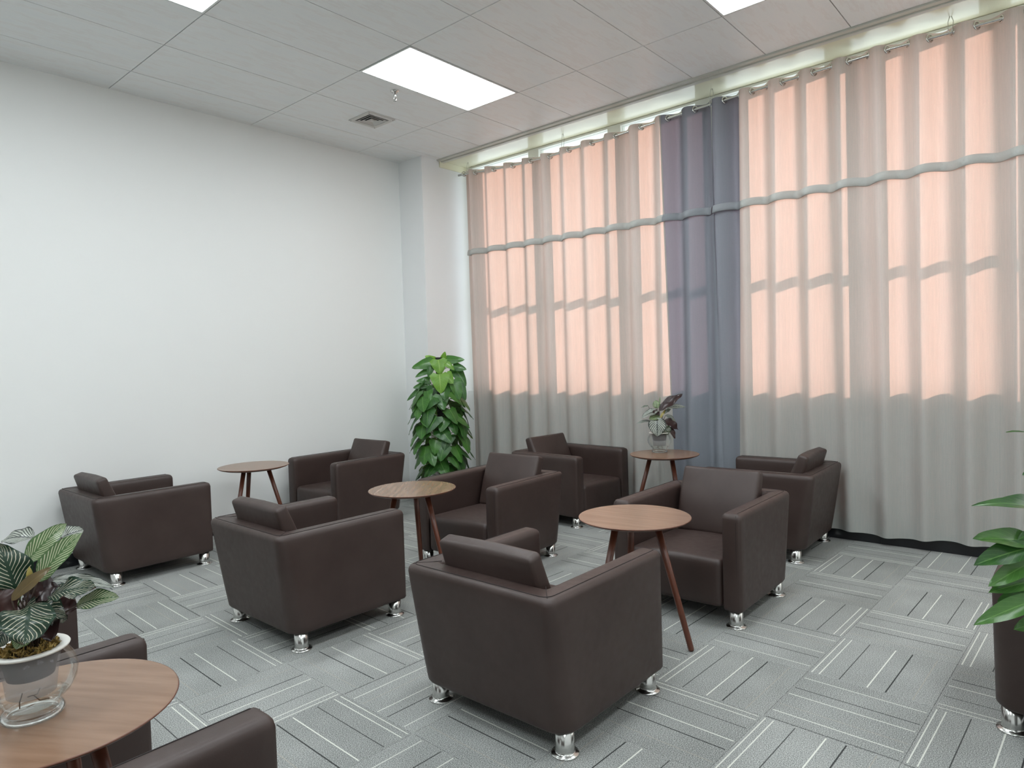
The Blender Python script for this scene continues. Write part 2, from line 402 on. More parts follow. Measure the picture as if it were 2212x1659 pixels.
# air vent
v = empty('air_vent', (-.488, -.435, H)); tag(v, 'square slatted air vent flush in the ceiling near the far corner', 'vent')
def sqring(bm, a, b, z0, z1):
    box(bm, -a, a, -a, -b, z0, z1); box(bm, -a, a, b, a, z0, z1); box(bm, -a, -b, -b, b, z0, z1); box(bm, b, a, -b, b, z0, z1)
bm = bmesh.new(); sqring(bm, .150, .112, -.010, .0); obj('frame', bm, M_vent, v)
obj('backing', bx(-.112, .112, -.112, .112, -.0015, -.0005), M_dark, v)
for a_ in (.100, .070, .040):
    bm = bmesh.new()
    # sloped louvre ring
    lo = [bm.verts.new((sx_*a_, sy_*a_, -.012)) for sx_, sy_ in ((-1, -1), (1, -1), (1, 1), (-1, 1))]
    hi = [bm.verts.new((sx_*(a_-.016), sy_*(a_-.016), -.003)) for sx_, sy_ in ((-1, -1), (1, -1), (1, 1), (-1, 1))]
    lo2 = [bm.verts.new((sx_*(a_-.003), sy_*(a_-.003), -.014)) for sx_, sy_ in ((-1, -1), (1, -1), (1, 1), (-1, 1))]
    for k in range(4):
        bm.faces.new((lo[k], lo[(k+1) % 4], hi[(k+1) % 4], hi[k])); bm.faces.new((lo[k], lo2[k], lo2[(k+1) % 4], lo[(k+1) % 4])); bm.faces.new((lo2[k], hi[k], hi[(k+1) % 4], lo2[(k+1) % 4]))
    obj('louvre', bm, M_vent, v)
obj('centre_plate', bx(-.022, .022, -.022, .022, -.013, -.004, bev=.002), M_vent, v)
for sx_ in (-1, 1):
    for sy_ in (-1, 1):
        bm = bmesh.new(); lathe(bm, [(.004, -.012), (.004, -.009)], 8, (sx_*.136, sy_*.136, 0)); obj('screw', bm, M_dark, v)

# sprinkler
s = empty('sprinkler', (-.762, -1.10, H)); tag(s, 'small chrome fire sprinkler hanging from ceiling beside the light panel', 'sprinkler')
bm = bmesh.new(); lathe(bm, [(.036, 0), (.037, -.004), (.030, -.010), (.016, -.012), (.012, -.03)], 24); obj('rosette', bm, M_chrome, s, True)
bm = bmesh.new(); lathe(bm, [(.010, -.012), (.011, -.05), (.007, -.055)], 16)
tube(bm, [(.009, 0, -.05), (.013, 0, -.066), (.004, 0, -.082)], .0025, 6); tube(bm, [(-.009, 0, -.05), (-.013, 0, -.066), (-.004, 0, -.082)], .0025, 6)
obj('body', bm, M_chrome, s, True)
bm = bmesh.new(); lathe(bm, [(.003, -.055), (.003, -.08), (.016, -.082), (.016, -.085)], 16); obj('deflector', bm, M_chrome, s, True)

# ------------------------------------------------------------------ curtain rod, curtains
GR = [(-0.034, 3.627), (-0.216, 3.605), (-0.498, 3.583), (-0.772, 3.565), (-1.022, 3.561), (-1.273, 3.554), (-1.513, 3.565), (-1.791, 3.569), (-2.059, 3.572), (-2.334, 3.587), (-2.607, 3.597), (-2.865, 3.607), (-3.133, 3.614), (-3.367, 3.621), (-3.614, 3.625), (-3.85, 3.631), (-4.102, 3.638), (-4.36, 3.641), (-4.624, 3.633), (-4.898, 3.629), (-5.17, 3.625), (-5.44, 3.62), (-5.71, 3.62), (-5.98, 3.62), (-6.25, 3.62), (-6.52, 3.62)]
XC = 1.115
def phase(y):
    if y >= GR[0][0]: return -(y-GR[0][0])/.2
    for k in range(len(GR)-1):
        if GR[k][0] >= y >= GR[k+1][0]: return k+(GR[k][0]-y)/(GR[k][0]-GR[k+1][0])
    return len(GR)-1+(GR[-1][0]-y)/.27
def rodz(y):
    for k in range(len(GR)-1):
        if GR[k][0] >= y >= GR[k+1][0]:
            t = (GR[k][0]-y)/(GR[k][0]-GR[k+1][0]); return GR[k][1]*(1-t)+GR[k+1][1]*t
    return GR[0][1] if y > 0 else GR[-1][1]
def fold(y, z, off=0.0):
    ph = phase(y); k = max(0.0, min(1.0, (3.6-z)/3.5))
    A = (.060*(1-k)+.034*k)*(1+.22*math.sin(2.3*y+1.3)*k)
    w = 2*math.pi*(ph+.10*k*math.sin(1.9*y+.4)+.05*k*math.sin(5.1*y))
    x = XC+A*(math.sin(w)+.18*k*math.sin(2*w+y))+.006*math.sin(3.1*y+2*z)*k
    return x+off
rod = empty('curtain_rod', (XC, -3.2, 3.6)); tag(rod, 'chrome curtain rod slung under the ceiling along the window wall', 'rod')
bm = bmesh.new(); tube(bm, [(0, y+3.2, rodz(y)-3.6) for y in [.055-.12*i for i in range(55)]], .0125, 12); obj('pole', bm, M_chrome, rod, True)
for yy in (-.10, -1.44, -3.02, -4.75):
    zz = rodz(yy); bm = bmesh.new()
    for s_ in (-1, 1):
        tube(bm, [(0, yy+3.2+s_*.004, H-3.6), (.0, yy+3.2+s_*.016, (H+zz)/2-3.6+.02), (-.016, yy+3.2+s_*.012, zz-3.6+.01), (-.004, yy+3.2+s_*.006, zz-3.6-.016)], .0028, 6)
    obj('hook', bm, M_chrome, rod, True)

def cloth_mesh(y0, y1, z0f, z1f, off, nz=46, step=.0125, edge=None, thick=.0016):
    ny = int(abs(y1-y0)/step); bm = bmesh.new(); grid = []
    for i in range(ny+1):
        t = i/ny; col = []
        for j in range(nz+1):
            s_ = j/nz
            ya = y0+(y1-y0)*t
            if edge: ya = edge(t, s_)
            za = z0f(ya)+(z1f(ya)-z0f(ya))*s_
            col.append(bm.verts.new((fold(ya, za, off), ya, za)))
        grid.append(col)
    for i in range(ny):
        for j in range(nz): bm.faces.new((grid[i][j], grid[i][j+1], grid[i+1][j+1], grid[i+1][j]))
    return bm
topz = lambda y: rodz(y)+.036+.006*math.sin(2*math.pi*phase(y))
def botz(y): return .088+.014*math.sin(2.1*y+.5)+.008*math.sin(9*y)
def band(y0, y1, off, root, mt):
    ny = int(abs(y1-y0)/.0125); bm = bmesh.new(); prof = [(.0, .034), (-.006, .032), (-.009, .0), (-.012, -.030), (-.004, -.034), (0, -.030)]; rows = []
    for i in range(ny+1):
        y = y0+(y1-y0)*i/ny; zc = 2.722+.010*math.sin(2*math.pi*phase(y)+.8)+.012*math.sin(.9*y)
        rows.append([bm.verts.new((fold(y, zc+dz, off+dx-(.010*(1+math.sin(2*math.pi*phase(y)+2.6)) if dz < .01 and dx < 0 else 0)), y, zc+dz)) for dx, dz in prof])
    for a, b in zip(rows, rows[1:]):
        for k in range(len(prof)-1): bm.faces.new((a[k], a[k+1], b[k+1], b[k]))
    return obj('sewn_band', bm, mt, root, True)
def grommets(root, ks):
    for k in ks:
        y, z = GR[k]; bm = bmesh.new()
        d = .004; t = Vector((fold(y-d, z)-fold(y+d, z), -2*d, 0)).normalized()
        nrm = t.cross(Vector((0, 0, 1)))
        if nrm.x > 0: nrm = -nrm
        torus(bm, Vector((fold(y, z), y, z))+nrm*.001-root.location, t, (0, 0, 1), .025, .0065, 24, 8)
        o = obj('grommet', bm, M_chrome, root, True)
        # its partner on the return of the fold
        yh = (GR[k][0]+GR[min(k+1, len(GR)-1)][0])/2
        bm = bmesh.new(); t = Vector((fold(yh-d, z)-fold(yh+d, z), -2*d, 0)).normalized()
        torus(bm, Vector((fold(yh, rodz(yh)), yh, rodz(yh)))-root.location, t, (0, 0, 1), .0205, .0055, 20, 8)
        obj('grommet', bm, M_chrome, root, True)
def hem(y0, y1, root, mt, off, edge=None):
    bm = cloth_mesh(y0, y1, lambda y: botz(y)-.002, lambda y: botz(y)+.085, off, nz=4)
    return obj('bottom_hem', bm, mt, root, True)

cl = empty('curtain', (0, 0, 0)); tag(cl, 'left grommet curtain, grey with a blue-grey strip at its right edge, behind the two plants', 'curtain', 'full-height curtains on the window wall')
obj('cloth', cloth_mesh(-.045, -2.56, botz, topz, 0, edge=lambda t, s_: -.045-t*(2.515+.035*(1-s_))), M_cloth, cl, True)
o = obj('side_strip', cloth_mesh(-2.56, -3.0, botz, topz, .003, edge=lambda t, s_: (-2.548-.035*(1-s_))*(1-t)+t*(-3.018-.06*(1-s_))), M_slate, cl, True); o['label'] = 'blue-grey strip along the right edge'
band(-.045, -2.56, -.001, cl, M_band); band(-2.56, -3.01, -.001, cl, M_band2)
grommets(cl, range(0, 12)); hem(-.045, -2.56, cl, M_cloth, -.004)
cr = empty('curtain', (0, 0, 0)); tag(cr, 'right grommet curtain, pale grey with slate strip at left edge, behind the sideways armchair', 'curtain', 'full-height curtains on the window wall')
obj('cloth', cloth_mesh(-3.265, -6.6, botz, topz, 0, edge=lambda t, s_: -3.265+.09*(1-s_)*(1-t)-t*(3.335)), M_cloth, cr, True)
o = obj('side_strip', cloth_mesh(-3.03, -3.265, botz, topz, .012, edge=lambda t, s_: (-3.028+.03*(1-s_))*(1-t)+(-3.275+.09*(1-s_))*t), M_slate, cr, True); o['label'] = 'slate strip along the left edge'
band(-3.03, -3.265, -.001, cr, M_band2); band(-3.265, -6.6, -.001, cr, M_band)
grommets(cr, range(12, 24)); hem(-3.20, -6.6, cr, M_cloth, -.004)

# ------------------------------------------------------------------ armchairs
FA, FB, FC, FW, ZT, ZB, TH = .365, .440, .365, .392, .622, .092, .107
def u_shell():
    bm = bmesh.new(); n = 7
    def chain(inset, z):
        k = (z-ZB)/(ZT-ZB); bx_ = -(FC+(FB-FC)*k**.9)
        out = []; ro = .040+.045*(1-k)
        a, w, b = FA-inset, FW-inset, bx_+inset
        pts = [(a, w-.016), (a-.004, w-.005), (a-.016, w), (a-.05, w), (a-.25, w), (b+ro+.02, w)]
        for i in range(n+1):
            th = math.pi/2*i/n; pts.append((b+ro-ro*math.sin(th), w-ro+ro*math.cos(th)))
        pts.append((b, w-ro-.02)); pts.append((b, .12)); full = pts+[(b, 0)]+[(x, -y) for x, y in reversed(pts)]
        wi = FW-TH+inset; bi = -(FB-.12)+ (.0) - inset*0 + inset*(-1)*0
        bi = bx_+.118-inset*1.0+inset*0 if False else (bx_+.118-inset)
        ri = .02
        ip = [(a, wi+.016), (a-.004, wi+.005), (a-.016, wi), (a-.05, wi), (a-.25, wi), (bi+ri+.02, wi)]
        for i in range(n+1):
            th = math.pi/2*i/n; ip.append((bi+ri-ri*math.sin(th), wi-ri+ri*math.cos(th)))
        ip.append((bi, wi-ri-.02)); ip.append((bi, .12)); ifull = ip+[(bi, 0)]+[(x, -y) for x, y in reversed(ip)]
        return [(x, y, z) for x, y in full], [(x, y, z) for x, y in ifull]
    lv = [(.016, ZB), (.005, ZB+.004), (0, ZB+.014), (0, ZB+.04)]+[(0, ZB+.04+(ZT-.08-ZB-.04)*t/4) for t in (1, 2, 3)]+[(0, ZT-.06), (0, ZT-.030), (.003, ZT-.016), (.010, ZT-.006), (.020, ZT-.001), (.030, ZT)]
    prev = None; rows = []
    for ins, z in lv:
        o, i = chain(ins, z); N = len(o)
        loop = [bm.verts.new(p) for p in o]+[bm.verts.new(p) for p in reversed(i)]
        rows.append(loop)
    for a, b in zip(rows, rows[1:]):
        L = len(a)
        for k in range(L): bm.faces.new((a[k], a[(k+1) % L], b[(k+1) % L], b[k]))
    for row, flip in ((rows[0], True), (rows[-1], False)):
        L = len(row); N = L//2
        for k in range(N-1):
            f_ = (row[k], row[k+1], row[L-2-k], row[L-1-k]); bm.faces.new(f_[::-1] if flip else f_)
    bmesh.ops.recalc_face_normals(bm, faces=bm.faces)
    return bm, chain
def rbox(dx, dy, dz, r, nseg=9, puff=(0, 0, 0)):
    # rounded, softly stuffed box, centred
    bm = bmesh.new(); h = (dx/2, dy/2, dz/2)
    def ts(hh):
        a = [-hh, -hh+.25*r, -hh+.6*r, -hh+r]; mid = [(-hh+r)+(2*hh-2*r)*i/nseg for i in range(1, nseg)]
        return a+mid+[-x for x in reversed(a)]
    T = [ts(x) for x in h]; vmap = {}
    def vert(i, j, k):
        key = (i, j, k)
        if key in vmap: return vmap[key]
        p = Vector((T[0][i], T[1][j], T[2][k])); q = Vector([max(-(h[c]-r), min(h[c]-r, p[c])) for c in range(3)])
        d = p-q
        if d.length > 1e-9: p = q+d.normalized()*r
        u = [p[c]/h[c] for c in range(3)]
        p = p+Vector((puff[0]*(u[0])*(1-u[1]**2)*(1-u[2]**2), puff[1]*u[1]*(1-u[0]**2)*(1-u[2]**2), puff[2]*u[2]*(1-u[0]**2)*(1-u[1]**2)))
        vmap[key] = bm.verts.new(p); return vmap[key]
    n = [len(t)-1 for t in T]
    for i in (0, n[0]):
        for j in range(n[1]):
            for k in range(n[2]): bm.faces.new((vert(i, j, k), vert(i, j+1, k), vert(i, j+1, k+1), vert(i, j, k+1)))
    for j in (0, n[1]):
        for i in range(n[0]):
            for k in range(n[2]): bm.faces.new((vert(i, j, k), vert(i+1, j, k), vert(i+1, j, k+1), vert(i, j, k+1)))
    for k in (0, n[2]):
        for i in range(n[0]):
            for j in range(n[1]): bm.faces.new((vert(i, j, k), vert(i+1, j, k), vert(i+1, j+1, k), vert(i, j+1, k)))
    bmesh.ops.recalc_face_normals(bm, faces=bm.faces)
    return bm
def armchair():
    t = empty('armchair')
    bm, chain = u_shell(); obj('frame', bm, M_leather, t, True)
    bm = bmesh.new(); o, i = chain(.026, ZT)
    pts = [Vector(p)+Vector((0, 0, .0004)) for p in o[2:-2]]
    pts = [Vector((FA-.002, FW-.026, ZB+.01)), Vector((FA-.0005, FW-.026, ZT-.05)), Vector((FA-.004, FW-.026, ZT-.012)), Vector((FA-.03, FW-.026, ZT+.0003))]+pts[2:-2]+[Vector((FA-.03, -FW+.026, ZT+.0003)), Vector((FA-.004, -FW+.026, ZT-.012)), Vector((FA-.0005, -FW+.026, ZT-.05)), Vector((FA-.002, -FW+.026, ZB+.01))]
    tube(bm, pts, .0016, 5)
    for s_ in (-1, 1):
        tube(bm, [(-FB+.123, s_*(FW-TH-.002), ZT+.0003), (-FB+.03, s_*(FW-.03), ZT+.0003)], .0014, 5)
    obj('seam', bm, M_seam, t, True)
    bm = rbox(FA+FB-.115, 2*(FW-TH)-.008, .262, .035, 9, (.012, 0, .016))
    o = obj('seat', bm, M_leather, t, True); o.location = ((FA-(FB-.115))/2-.004, 0, ZB+.131); o.rotation_euler = (0, R(-1.0), 0)
    bm = rbox(.092, 2*(FW-TH)-.068, .41, .020, 9, (.017, .003, .004))
    for v_ in bm.verts:           # back cushion bows gently
        v_.co.x += -.020*(v_.co.y/.27)**2*max(0, v_.co.z/.2); v_.co.z += .008*abs(v_.co.y/.27)**3*max(0, v_.co.z/.2)
    for v_ in bm.verts: v_.co.x *= 1-.22*max(0, v_.co.z/.205)
    o = obj('back_cushion', bm, M_leather, t, True); o.location = (-.262, 0, .540); o.rotation_euler = (0, R(-17), 0)
    bm = bmesh.new(); hy, hz = FW-TH-.034-.009, .205-.003
    tube(bm, [(.040, -hy, -hz+.03), (.016, -hy, hz-.004), (.0165, -hy+.02, hz+.002), (.030, 0, hz-.001), (.0165, hy-.02, hz+.002), (.016, hy, hz-.004), (.040, hy, -hz+.03)], .002, 5)
    sm = obj('piping', bm, M_seam, o, True)
    for sx_ in (-.300, .312):
        for sy_ in (-1, 1):
            bm = bmesh.new(); lathe(bm, [(.053, 0), (.054, .003), (.052, .007), (.040, .010), (.0365, .014), (.036, .02), (.036, ZB+.01)], 28, (sx_, sy_*.338, 0)); obj('leg', bm, M_chrome, t, True)
    return t
A0 = armchair()
chairs = [
 (-2.208, -3.667, -.2, 'brown leather armchair seen from behind, nearest whole chair, beside the centre table'),
 (-2.288, -2.030, -1.0, 'brown leather armchair seen from behind, left of the table nearest the tall plant'),
 (-2.486, -.010, -.2, 'brown leather armchair against the white wall, left of the wall-side table'),
 (-.684, -3.693, 180.4, 'brown leather armchair facing us, right of the centre table, seat fully visible'),
 (-.813, -2.065, 182.0, 'brown leather armchair in the middle, in front of the tall leafy plant pot'),
 (-.688, -.080, 180.6, 'brown leather armchair by the white wall, between wall-side table and tall plant'),
 (.665, -1.768, -93.5, 'brown leather armchair in front of the left curtain, left of the window-side table'),
 (.675, -3.600, 91.5, 'brown leather armchair turned sideways against the right curtain'),
 (-1.04, -5.60, 0, 'brown leather armchair cut by the right edge, behind the long-leaved plant'),
 (-4.01, -2.815, 0, 'brown leather armchair at lower left, one arm showing just above the near table'),
 (-4.01, -4.275, 0, 'brown leather armchair at bottom edge, only its arm showing below the near table'),
]
for k, (x, y, rz, lb) in enumerate(chairs):
    o = A0 if k == 0 else copy_tree(A0)
    o.location = (x, y, 0); o.rotation_euler = (0, 0, R(rz)); tag(o, lb, 'armchair', 'brown leather armchairs')

# ------------------------------------------------------------------ round tables
def table():
    t = empty('side_table'); R0 = .287
    bm = bmesh.new(); lathe(bm, [(R0-.045, .628), (R0-.012, .638), (R0-.001, .6455), (R0, .6475), (R0-.001, .6495), (R0-.003, .650)], 72)
    me = obj('tabletop', bm, [M_top, M_edge], t)
    for p in me.data.polygons:
        if abs(p.normal.z) < .999 or p.center.z < .64: p.material_index = 1; p.use_smooth = True
    for a in (0, 120, 240):
        c, s_ = math.cos(R(a)), math.sin(R(a)); bm = bmesh.new()
        tube(bm, [(.115*c, .115*s_, .632), (.20*c, .20*s_, .32), (.282*c, .282*s_, .012), (.284*c, .284*s_, .004)], .0185, 16, .0125); obj('leg', bm, M_leg, t, True)
    bm = bmesh.new()
    lathe(bm, [(.145, .615), (.150, .618), (.150, .628)], 40); obj('leg_plate', bm, M_edge, t)
    return t
T0 = table()
tabs = [(-1.465, -3.700, -81, 'round walnut side table in the centre foreground, between two facing armchairs'),
        (-1.567, -2.083, 40, 'round walnut side table in the middle, in front of the tall leafy plant'),
        (-1.600, -.075, 80, 'round walnut side table by the white wall, empty top'),
        (.640, -2.745, 0, 'round walnut side table by the curtains, carrying the small vase plant'),
        (-4.01, -3.565, 300, 'round walnut side table at lower left corner, carrying the big striped plant')]
for k, (x, y, a, lb) in enumerate(tabs):
    o = T0 if k == 0 else copy_tree(T0)
    o.location = (x, y, 0); o.rotation_euler = (0, 0, R(a)); tag(o, lb, 'table', 'round walnut side tables')

# ------------------------------------------------------------------ leaves
def leaf(parent, base, tip, w, kind, side=None, arch=.12, cup=.25, lobe=0.0, wave=.0, peak=.42, twist=0.0, nl=12, nw=6, name='leaf', sharp=1.0):
    base, tip = Vector(base), Vector(tip); d = tip-base; L = d.length; dn = d.normalized()
    up = side if side is not None else Vector((0, 0, 1))
    nrm = (up-dn*up.dot(dn))
    if nrm.length < .05: nrm = Vector((-.7, -.6, .3))-dn*Vector((-.7, -.6, .3)).dot(dn)
    nrm.normalize()
    mid = (base+tip)/2+nrm*arch*L
    bm = bmesh.new(); uvl = bm.loops.layers.uv.new('UVMap'); g = []; uvs = {}
    for i in range(nl+1):
        t = i/nl
        p = base*(1-t)**2+mid*2*t*(1-t)+tip*t*t
        tg = ((mid-base)*(1-t)+(tip-mid)*t).normalized()
        n = (nrm-tg*nrm.dot(tg)).normalized(); sd = tg.cross(n)
        if twist:
            q = Matrix.Rotation(twist*(t-.3), 3, tg); n = q @ n; sd = q @ sd
        e1 = math.log(.5)/math.log(peak)
        hw = w/2*math.sin(math.pi*min(1, max(0, t**e1)))**(.72*sharp)
        if lobe: hw = w/2*(max(0.0, (1-t))**.62)*min(1.0, (t*6+.55))*1.18 if t < 1 else 0
        if i == nl: hw = w*.004
        if i == 0 and not lobe: hw = w*.03
        row = []
        for j in range(nw+1):
            u = -1+2*j/nw
            q_ = p+sd*u*hw+n*(cup*hw*abs(u)**1.5+wave*w*math.sin(t*13+u*2.0+L*90)*abs(u))
            if lobe: q_ = q_-tg*lobe*L*(abs(u)**1.4)*max(0, 1-t*2.2)**1.2
            v_ = bm.verts.new(q_); row.append(v_); uvs[v_] = (j/nw, t)
        g.append(row)
    for i in range(nl):
        for j in range(nw):
            f_ = bm.faces.new((g[i][j], g[i][j+1], g[i+1][j+1], g[i+1][j]))
            for l in f_.loops: l[uvl].uv = uvs[l.vert]
    # make the upper face look along nrm
    bm.normal_update()
    if sum((f_.normal.dot(nrm) for f_ in bm.faces)) < 0: bmesh.ops.reverse_faces(bm, faces=bm.faces)
    return obj(name, bm, LM[kind], parent, True)

def vase_plant(loc, leaves, label, sc, wf, seed, view):
    rnd = random.Random(seed)
    v = empty('glass_vase', loc); tag(v, label[1], 'vase', 'round glass vases')
    b = sc
    outer = [(.050, .0), (.062, .002), (.066, .010), (.062, .020), (.056, .030), (.060, .036), (.078, .052), (.092, .078), (.096, .102), (.090, .128), (.078, .148), (.072, .156)]
    inner = [(r-.003, z) for r, z in reversed(outer[5:])]+[(.050, .034), (.02, .030)]
    bm = bmesh.new(); lathe(bm, [(r*b, z*b) for r, z in outer], 48, cap0=True, cap1=False); obj('bowl', bm, M_vaset, v, True)
    bm = bmesh.new(); lathe(bm, [(.001, .026*b), (.052*b, .027*b), (.058*b, .038*b), (.070*b, .050*b), (.001, .0505*b)], 40, cap0=False, cap1=False); obj('water', bm, M_water, v, True)
    bm = bmesh.new(); torus(bm, (0, 0, .011*b), (1, 0, 0), (0, 1, 0), .057*b, .007*b, 40, 8); obj('foot_ring', bm, M_vase, v, True)
    p = empty('potted_plant', Vector(loc)+Vector((0, 0, .052*b))); tag(p, label[0], 'plant', 'striped-leaf plants in glass vases')
    zo = .052*b
    bm = bmesh.new(); lathe(bm, [(.050*b, .004*b), (.054*b, .04*b), (.064*b, .105*b)], 36, cap1=False); obj('basket', bm, M_basket, p, True)
    bm = bmesh.new(); lathe(bm, [(.062*b, .104*b), (.080*b, .106*b), (.082*b, .110*b), (.080*b, .113*b), (.062*b, .111*b), (.060*b, .104*b)], 40, cap0=False, cap1=False); obj('rim', bm, M_rim, p, True)
    bm = bmesh.new(); lathe(bm, [(.048*b, .045*b), (.060*b, .103*b), (.03*b, .112*b), (.001, .114*b)], 24); obj('soil', bm, M_soil, p, True)
    bm = bmesh.new()
    for _ in range(420):
        a = rnd.uniform(0, 6.28); r = .060*b*math.sqrt(rnd.random()); x, y = r*math.cos(a), r*math.sin(a); z = .108*b
        q = Vector((x, y, z)); d1 = Vector((rnd.uniform(-1, 1), rnd.uniform(-1, 1), rnd.uniform(.1, 1.1))).normalized()*rnd.uniform(.008, .022)*b
        s1 = d1.cross(Vector((rnd.uniform(-1, 1), rnd.uniform(-1, 1), .3))).normalized()*.0022*b
        c1 = q+d1*.5+Vector((rnd.uniform(-1, 1), rnd.uniform(-1, 1), .5))*.004
        vs = [bm.verts.new(k) for k in (q-s1, q+s1, c1+s1, q+d1, c1-s1)]; bm.faces.new(vs)
    o = obj('moss', bm, M_moss, p); o['kind'] = 'stuff'
    bm = bmesh.new()
    for k in range(3):
        a = k*2.1+.4; tube(bm, [(.02*math.cos(a), .02*math.sin(a), .004*b), (.025*math.cos(a+.5), .025*math.sin(a+.5), -.012*b), (.035*math.cos(a+1.2), .035*math.sin(a+1.2), -.018*b)], .0014, 5)
    obj('root', bm, M_root, p, True)
    stem = bmesh.new()
    for base, tip, w, kind in leaves:
        B = Vector(base)-Vector((0, 0, zo)); T = Vector(tip)-Vector((0, 0, zo))
        tv = view.copy()
        dn = (T-B).normalized(); side = Vector(tv)*.75+Vector((0, 0, 1))*.55
        wv = .10 if kind in ('burgundy', 'dark_striped') else .05
        leaf(p, B, T, w*wf, kind, side=side, arch=.14, cup=.22, wave=wv, nl=14, nw=6, twist=rnd.uniform(-.3, .3))
        c0 = Vector((rnd.uniform(-.02, .02), rnd.uniform(-.02, .02), .105*b))
        tube(stem, [c0, (c0+B)/2+Vector((0, 0, .02)), B], .0026, 6, .0018)
    obj('stems', stem, M_stemd, p, True)
    return v, p
P5 = [((0.003, 0.015, 0.364), (0.09, -0.005, 0.449), 0.031, 'striped'), ((0.013, -0.044, 0.332), (0.098, -0.091, 0.437), 0.033, 'striped'),
    ((0.083, 0.017, 0.412), (0.133, 0.021, 0.42), 0.026, 'pale'), ((0.042, 0.094, 0.409), (-0.004, 0.177, 0.4), 0.034, 'pale'),
    ((-0.023, -0.019, 0.306), (-0.051, -0.012, 0.43), 0.052, 'dark_striped'), ((0.052, 0.001, 0.316), (0.142, -0.148, 0.302), 0.020, 'pale'),
    ((0.036, -0.057, 0.294), (0.1, -0.16, 0.315), 0.036, 'dark_striped'), ((0.081, -0.08, 0.261), (0.148, -0.157, 0.279), 0.030, 'striped'),
    ((-0.008, -0.006, 0.29), (0.063, -0.027, 0.305), 0.048, 'burgundy'), ((-0.012, -0.079, 0.288), (-0.041, -0.14, 0.222), 0.062, 'dark_striped'),
    ((-0.036, -0.022, 0.259), (-0.071, -0.046, 0.201), 0.040, 'dark_striped'), ((-0.02, -0.073, 0.223), (-0.048, -0.102, 0.204), 0.024, 'striped'),
    ((-0.044, -0.071, 0.308), (0.03, -0.092, 0.37), 0.018, 'olive'), ((0.036, -0.029, 0.257), (0.09, -0.061, 0.249), 0.028, 'burgundy'),
    ((0.028, -0.05, 0.245), (0.063, -0.062, 0.228), 0.028, 'dark_striped'), ((-0.004, -0.055, 0.335), (-0.004, -0.053, 0.373), 0.008, 'yellow'),
    ((0.048, 0.038, 0.344), (0.053, 0.05, 0.386), 0.015, 'burgundy'), ((-0.026, 0.046, 0.303), (-0.058, 0.145, 0.334), 0.039, 'dark_striped'),
    ((-0.038, 0.012, 0.27), (-0.091, 0.042, 0.261), 0.042, 'striped'), ((0.01, 0.0, 0.26), (0.06, -0.03, 0.22), 0.04, 'burgundy'), ((-.02, .01, .27), (-.07, .06, .22), .045, 'dark_striped'),
    ((-.01, -.03, .27), (.05, -.10, .25), .045, 'dark_striped'), ((.0, .0, .28), (.03, -.03, .34), .035, 'burgundy'), ((-.03, -.04, .27), (-.09, -.04, .33), .04, 'burgundy'),
    ((.02, -.02, .24), (.02, -.10, .20), .036, 'burgundy'), ((-.03, 0, .26), (-.06, .05, .40), .038, 'striped'), ((.04, .02, .27), (.12, .03, .26), .035, 'dark_striped')]
P4 = [((-0.02, -0.02, 0.362), (0.131, -0.157, 0.491), 0.067, 'burgundy'), ((-0.021, -0.003, 0.362), (-0.131, 0.09, 0.305), 0.057, 'pale'),
    ((0.003, 0.016, 0.376), (0.014, 0.037, 0.446), 0.049, 'striped'), ((0.069, -0.03, 0.377), (0.162, -0.167, 0.381), 0.038, 'pale'),
    ((-0.021, 0.09, 0.4), (-0.042, 0.145, 0.384), 0.014, 'dark_striped'), ((-0.043, 0.064, 0.272), (-0.12, 0.151, 0.251), 0.023, 'pale'),
    ((-0.012, -0.015, 0.335), (-0.071, 0.023, 0.349), 0.044, 'burgundy'), ((-0.063, -0.019, 0.303), (-0.115, -0.043, 0.15), 0.116, 'pale'),
    ((-0.01, -0.019, 0.309), (-0.108, 0.033, 0.29), 0.064, 'striped'), ((0.035, -0.024, 0.332), (0.082, -0.076, 0.368), 0.028, 'dark_striped'),
    ((0.075, -0.025, 0.313), (0.148, -0.082, 0.247), 0.038, 'pale'), ((0.022, -0.041, 0.276), (0.113, -0.121, 0.189), 0.064, 'burgundy'),
    ((-0.015, -0.048, 0.221), (0.004, -0.088, 0.156), 0.072, 'dark_striped'), ((0.068, -0.068, 0.214), (0.072, -0.108, 0.115), 0.033, 'burgundy'),
    ((-0.029, -0.028, 0.295), (0.023, -0.054, 0.365), 0.018, 'yellow'), ((0.018, -0.0, 0.417), (0.025, -0.004, 0.475), 0.009, 'striped')]
vase_plant((-4.043, -3.566, .65), P5, ('large pinstriped green and dark-leaved plant with mossy top, in lower left corner', 'round clear glass vase at lower left, on the near table'), 1.02, 1.75, 3, Vector((-.2, -.9, .4)))
vase_plant((.702, -2.668, .65), P4, ('small striped plant with one tall burgundy leaf, in front of the curtains', 'round clear glass vase on the table by the curtains'), 1.05, 1.3, 5, Vector((-.85, -.5, .2)))

